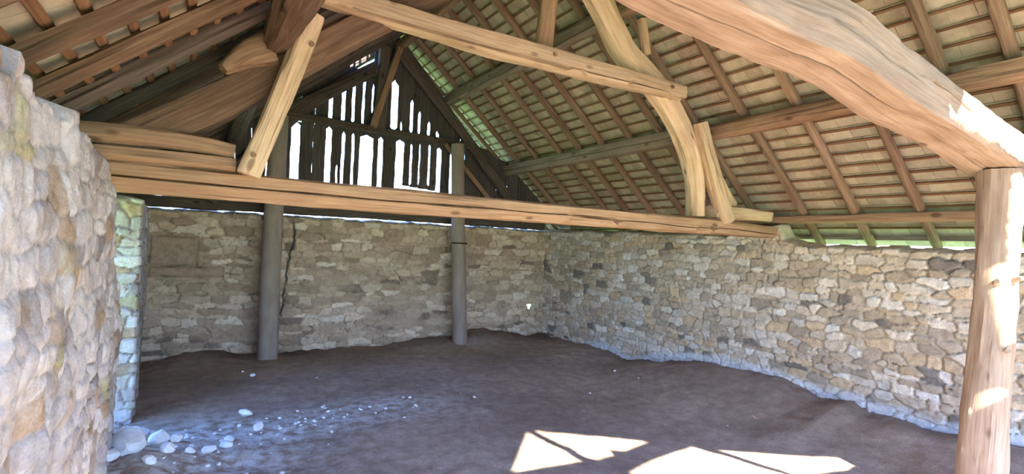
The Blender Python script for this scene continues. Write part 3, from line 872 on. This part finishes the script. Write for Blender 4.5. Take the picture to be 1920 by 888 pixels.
def board(x0, x1, z0f, z1f, seed, gap_l=None, gap_r=None, open_l=None, open_r=None, holes=0):
    """One weathered board with wavy edges; edge x widens where the neighbouring gap is closed."""
    rg = random.Random(seed)
    n = 26
    zA = z0f; verts = []; faces = []
    y = 9.64+rg.uniform(-0.012, 0.012)
    L = []; R = []
    for i in range(n+1):
        t = i/n
        z = zA+(z1f-zA)*t
        def inside(o_, z_): return o_ is None or (o_[0] <= z_ <= o_[1])
        xl = x0+0.010*noise.noise(Vector((seed*3.1, z*5, 0)))+0.006*noise.noise(Vector((seed, z*19, 5)))
        xr = x1+0.010*noise.noise(Vector((seed*3.1+9, z*5, 0)))+0.006*noise.noise(Vector((seed+4, z*19, 5)))
        if gap_l and not inside(open_l, z): xl = x0-gap_l*0.52
        if gap_r and not inside(open_r, z): xr = x1+gap_r*0.52
        L.append((xl, z)); R.append((xr, z))
    for (l, r) in zip(L, R):
        for (px_, pz) in (l, r):
            zc = min(pz, roofR(px_)+0.145, roofL(px_)+0.135, (5.62-1.086*(px_-3.15)) if px_ < 4.9 else roofR(px_)-0.02+0.16*(px_ > 5.3))
            verts.append((px_, y, zc)); verts.append((px_, y+0.022, zc))
    for i in range(n):
        a = i*4; b_ = a+4
        faces += [(a, a+2, b_+2, b_), (a+1, b_+1, b_+3, a+3), (a, b_, b_+1, a+1), (a+2, a+3, b_+3, b_+2)]
    faces += [(0, 1, 3, 2), (n*4, n*4+2, n*4+3, n*4+1)]
    org = Vector((x0, y, zA))
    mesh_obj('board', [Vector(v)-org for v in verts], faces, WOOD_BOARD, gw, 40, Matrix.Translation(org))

def board_row(gaps, xa, xb, zlo, ztop, seed, maxw=0.24):
    edges = [xa]+[q for g in gaps for q in g[:2]]+[xb]
    sd_ = seed
    for i in range(0, len(edges), 2):
        x0, x1 = edges[i], edges[i+1]
        gl = gaps[i//2-1] if i > 0 else None
        gr = gaps[i//2] if i//2 < len(gaps) else None
        n = max(1, int(round((x1-x0)/maxw)))
        for k in range(n):
            a = x0+(x1-x0)*k/n; b_ = x0+(x1-x0)*(k+1)/n
            zl = zlo(0.5*(a+b_)) if callable(zlo) else zlo
            zt = ztop if not callable(ztop) else ztop(0.5*(a+b_))
            if zt-zl < 0.05: continue
            board(a+(0.002 if k else 0), b_-(0.002 if k < n-1 else 0), zl, zt, sd_,
                  (gl[1]-gl[0]) if (gl and k == 0) else None, (gr[1]-gr[0]) if (gr and k == n-1) else None,
                  (gl[2], gl[3]) if (gl and k == 0) else None, (gr[2], gr[3]) if (gr and k == n-1) else None)
            sd_ += 1
def low_z(x):
    if 3.09 < x < 3.9: return 2.97-0.08*(x-3.09)
    return 2.46
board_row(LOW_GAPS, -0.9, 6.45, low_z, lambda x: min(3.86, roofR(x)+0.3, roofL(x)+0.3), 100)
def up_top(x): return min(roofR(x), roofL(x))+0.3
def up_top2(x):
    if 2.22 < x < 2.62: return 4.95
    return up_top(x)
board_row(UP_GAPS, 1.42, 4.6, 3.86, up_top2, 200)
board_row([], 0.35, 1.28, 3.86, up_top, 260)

gt = thing('gable_frame', (3.0, 9.5, 2.46), 'dark weathered timber frame in front of the far gable boards', 'timber frame')
beam('rail', [(0.85, 9.50, 3.93), (2.6, 9.50, 3.89), (4.5, 9.50, 3.83)], 0.10, 0.125, WOOD_DARK, gt, p=6, jit=0.008, seed=60)
beam('king_post', [(2.70, 9.48, 3.92), (2.74, 9.48, 5.38)], 0.19, 0.14, WOOD_DARK, gt, p=6, up=(0, 1, 0), jit=0.007, seed=61)
beam('diagonal_brace', [(2.58, 9.42, 3.92), (2.80, 9.42, 4.75), (3.0, 9.42, 5.40)], 0.12, 0.12, WOOD_MID, gt, p=4, up=(0, 1, 0), jit=0.008, seed=62)
beam('principal_rafter', [(2.98, 9.52, 5.42), (4.4, 9.52, 4.02), (5.85, 9.52, 2.44)], 0.12, 0.20, WOOD_DARK, gt, p=6, jit=0.008, seed=63)
beam('principal_rafter', [(2.62, 9.52, 5.0), (1.4, 9.52, 4.05), (0.1, 9.52, 2.44)], 0.12, 0.22, WOOD_DARK, gt, p=6, jit=0.01, seed=64)
beam('diagonal_brace', [(1.10, 9.43, 3.98), (1.8, 9.43, 4.42), (2.55, 9.43, 4.92)], 0.09, 0.12, WOOD_DARK, gt, p=5, jit=0.01, seed=65)
beam('lower_brace', [(3.98, 9.46, 3.80), (4.9, 9.46, 2.9), (5.35, 9.46, 2.46)], 0.07, 0.07, WOOD_MID, gt, p=5, jit=0.005, seed=66)
beam('lath', [(0.30, 9.3, 3.02), (0.62, 9.3, 4.02)], 0.05, 0.03, WOOD_GREY, gt, p=7, up=(0, 1, 0), jit=0.003, seed=67)

# ------------------------------------------------------------------ unseen front gable, added as a sun mask; openings traced back from floor patches
def front_gable_mask():
    Yg = -0.65
    S = SUN_DIR/(-SUN_DIR.y)
    polys = []
    def back(pts):
        out = []
        for (x, y) in pts:
            t = y-Yg
            out.append((x+S.x*t, 0.1+S.z*t))
        return out
    A = [(3.04, 4.62), (2.38, 3.83), (3.10, 3.78)]  # sun patches on the floor that the cut openings throw
    B = [(3.14, 4.64), (4.02, 3.88), (3.62, 3.80), (3.50, 3.90), (3.46, 3.77), (3.22, 3.74)]
    C = [(3.30, 3.40), (3.70, 3.52), (4.34, 3.60), (4.68, 2.50), (5.2, 1.2), (2.6, 1.2), (3.2, 2.2), (3.5, 3.1)]
    D = [(4.50, 3.44), (5.50, 2.64), (5.15, 2.58), (4.85, 2.66), (4.72, 2.50)]
    E_ = [(2.75, 3.38), (3.18, 3.42), (3.38, 3.18), (2.6, 2.6)]
    for q in (A, B, C, D, E_): polys.append(back(q))
    polys.append([(5.10, 3.28), (5.10, 4.0), (5.27, 4.0), (5.27, 3.28)])  # opening added for sun on the post
    polys.append([(4.0, 4.83), (4.0, 4.98), (4.2, 4.98), (4.2, 4.79)])  # opening added for sun on the beam end
    def cuts(x):
        iv = []
        for q in polys:
            zs = []
            for i in range(len(q)):
                (xa, za), (xb, zb) = q[i], q[(i+1) % len(q)]
                if (xa-x)*(xb-x) < 0:
                    zs.append(za+(zb-za)*(x-xa)/(xb-xa))
            zs.sort()
            for k in range(0, len(zs)-1, 2): iv.append((zs[k], zs[k+1]))
        return sorted(iv)
    root = bpy.data.objects.new('wall_front_gable_mask', None); COL.objects.link(root); root.location = (3, Yg, 2.5); tag(root, kind='structure')
    dx = 0.02; x = -1.0; bw = 0
    verts = []; faces = []
    def flush():
        nonlocal verts, faces
        if faces:
            org = Vector(verts[0])
            mesh_obj('board', [Vector(v)-org for v in verts], faces, WOOD_GREY, root, 0, Matrix.Translation(org))
        verts = []; faces = []
    cnt = 0
    while x < 7.1:
        xm = x+dx/2
        top = min(roofR(xm), roofL(xm))+0.165+max(0, 0.09-0.3*abs(xm-XRIDGE))
        segs = []; z = 2.08 if xm > 0.7 else 99  # left end kept open to admit sky light
        for a, b_ in cuts(xm):
            a += 0.01*noise.noise(Vector((xm*30, a, 0)))
            if b_ <= z: continue
            if a > z: segs.append((z, min(a, top)))
            z = max(z, b_)
            if z >= top: break
        if z < top: segs.append((z, top))
        for a, b_ in segs:
            if b_-a < 0.004: continue
            i = len(verts)
            for yy in (Yg, Yg-0.03):
                verts += [(x, yy, a), (x+dx, yy, a), (x+dx, yy, b_), (x, yy, b_)]
            faces += [(i, i+1, i+2, i+3), (i+7, i+6, i+5, i+4), (i, i+4, i+5, i+1), (i+1, i+5, i+6, i+2), (i+2, i+6, i+7, i+3), (i+3, i+7, i+4, i)]
        x += dx; cnt += 1
        if cnt % 10 == 0: flush()
    flush()
    beam('header', [(-1.0, -0.52, 2.15), (3.2, -0.52, 2.17), (7.0, -0.52, 2.15)], 0.2, 0.18, WOOD_MID, root, p=6, seed=70)
front_gable_mask()

# ------------------------------------------------------------------ loose stones
def rock(name, loc, size, seed, flat=0.7, mat=None, sub=3):
    bm = bmesh.new()
    bmesh.ops.create_icosphere(bm, subdivisions=sub, radius=1.0)
    rg = random.Random(seed)
    sx, sy, sz = size*rg.uniform(0.85, 1.2)/2, size*rg.uniform(0.7, 1.0)/2, size*flat*rg.uniform(0.8, 1.1)/2
    planes = [Vector((rg.uniform(-1, 1), rg.uniform(-1, 1), rg.uniform(-1, 1))).normalized() for _ in range(9)]
    for v in bm.verts:
        c = v.co.copy()
        for pl in planes:                                 # chip flat facets
            d = c.dot(pl)
            if d > 0.72: c -= pl*(d-0.72)*0.9
        c *= 1+0.10*noise.noise(c*2+Vector((seed, 0, 0)))+0.03*noise.noise(c*7+Vector((seed, 0, 0)))
        v.co = Vector((c.x*sx, c.y*sy, c.z*sz))
    me = bpy.data.meshes.new(name); bm.to_mesh(me); bm.free()
    me.materials.append(mat or LIMESTONE); me.shade_smooth()
    try: me.set_sharp_from_angle(angle=math.radians(28))
    except Exception: pass
    o = bpy.data.objects.new(name, me); COL.objects.link(o)
    z = floor_z(loc[0], loc[1])
    o.location = (loc[0], loc[1], z+sz*0.55+(loc[2] if len(loc) > 2 else 0)); o.rotation_euler = (rg.uniform(-.2, .2), rg.uniform(-.2, .2), rg.uniform(0, 6))
    return o
BIG = [((-0.40, 5.75, 0.0), 0.23, 'rounded pale limestone sitting against the foot of the broken left wall'),
       ((-0.22, 5.55, 0.0), 0.20, 'angular white limestone block just right of the rounded pale one'),
       ((-0.42, 5.25, 0.0), 0.30, 'largest pale limestone in the rubble beside the left wall'),
       ((-0.10, 5.62, 0.0), 0.13, 'small sharp white stone at the right tip of the rubble group'),
       ((-0.14, 5.22, 0.0), 0.14, 'flat white stone lying in front of the rubble group'),
       ((-0.50, 4.98, 0.0), 0.14, 'small white stone at the lower left by the wall base'),
       ((0.02, 5.28, 0.0), 0.10, 'little white stone right of the flat one in the rubble'),
       ((0.16, 5.30, 0.0), 0.12, 'small pale stone on the dirt at the end of the rubble line'),
       ((0.30, 5.45, 0.0), 0.12, 'pale wedge shaped stone farthest right in the rubble line'),
       ((-0.25, 4.90, 0.0), 0.13, 'half buried pale stone at the bottom edge near the wall'),
       ((0.52, 6.38, 0.0), 0.15, 'single pale stone lying behind the dusty white streak'),
       ((0.60, 5.90, 0.0), 0.13, 'pale flat stone in the middle of the dusty white streak'),
       ((0.33, 5.62, 0.0), 0.10, 'small pale stone just in front of the dusty white streak'),
       ((0.72, 8.10, 0.0), 0.08, 'lone white pebble on the dark dirt near the left grey post')]
for i, (l, s, lab) in enumerate(BIG):
    tag(rock('rubble_stone', l, s, 300+i), lab, 'stone', 'loose limestone near the left wall')
rg = random.Random(77)
src = []
for i in range(8):
    src.append(rock('stone_chip', (0, 0), 0.05, 400+i, 0.5, sub=2))
placed = 0
for i in range(100):
    if i < 64:
        x = rg.gauss(0.9, 0.85); y = 5.9+rg.gauss(0, 0.28)+0.08*x
    elif i < 86:
        x = rg.gauss(-0.05, 0.45); y = rg.gauss(5.05, 0.4)
    else:
        x = rg.uniform(0.5, 5.8); y = rg.uniform(3.6, 8.8)
    if x < -0.3: x = -0.3+rg.random()*0.5
    if i < len(src): o = src[i]
    else:
        o = src[i % len(src)].copy(); COL.objects.link(o)
    sc = rg.uniform(0.35, 1.15)
    o.scale = (sc, sc, sc)
    o.location = (x, y, floor_z(x, y)+0.008*sc)
    o.rotation_euler = (rg.uniform(-.3, .3), rg.uniform(-.3, .3), rg.uniform(0, 6))
    tag(o, 'small pale limestone chip lying loose on the dirt floor', 'stone', 'pale stone chips on the dirt floor')
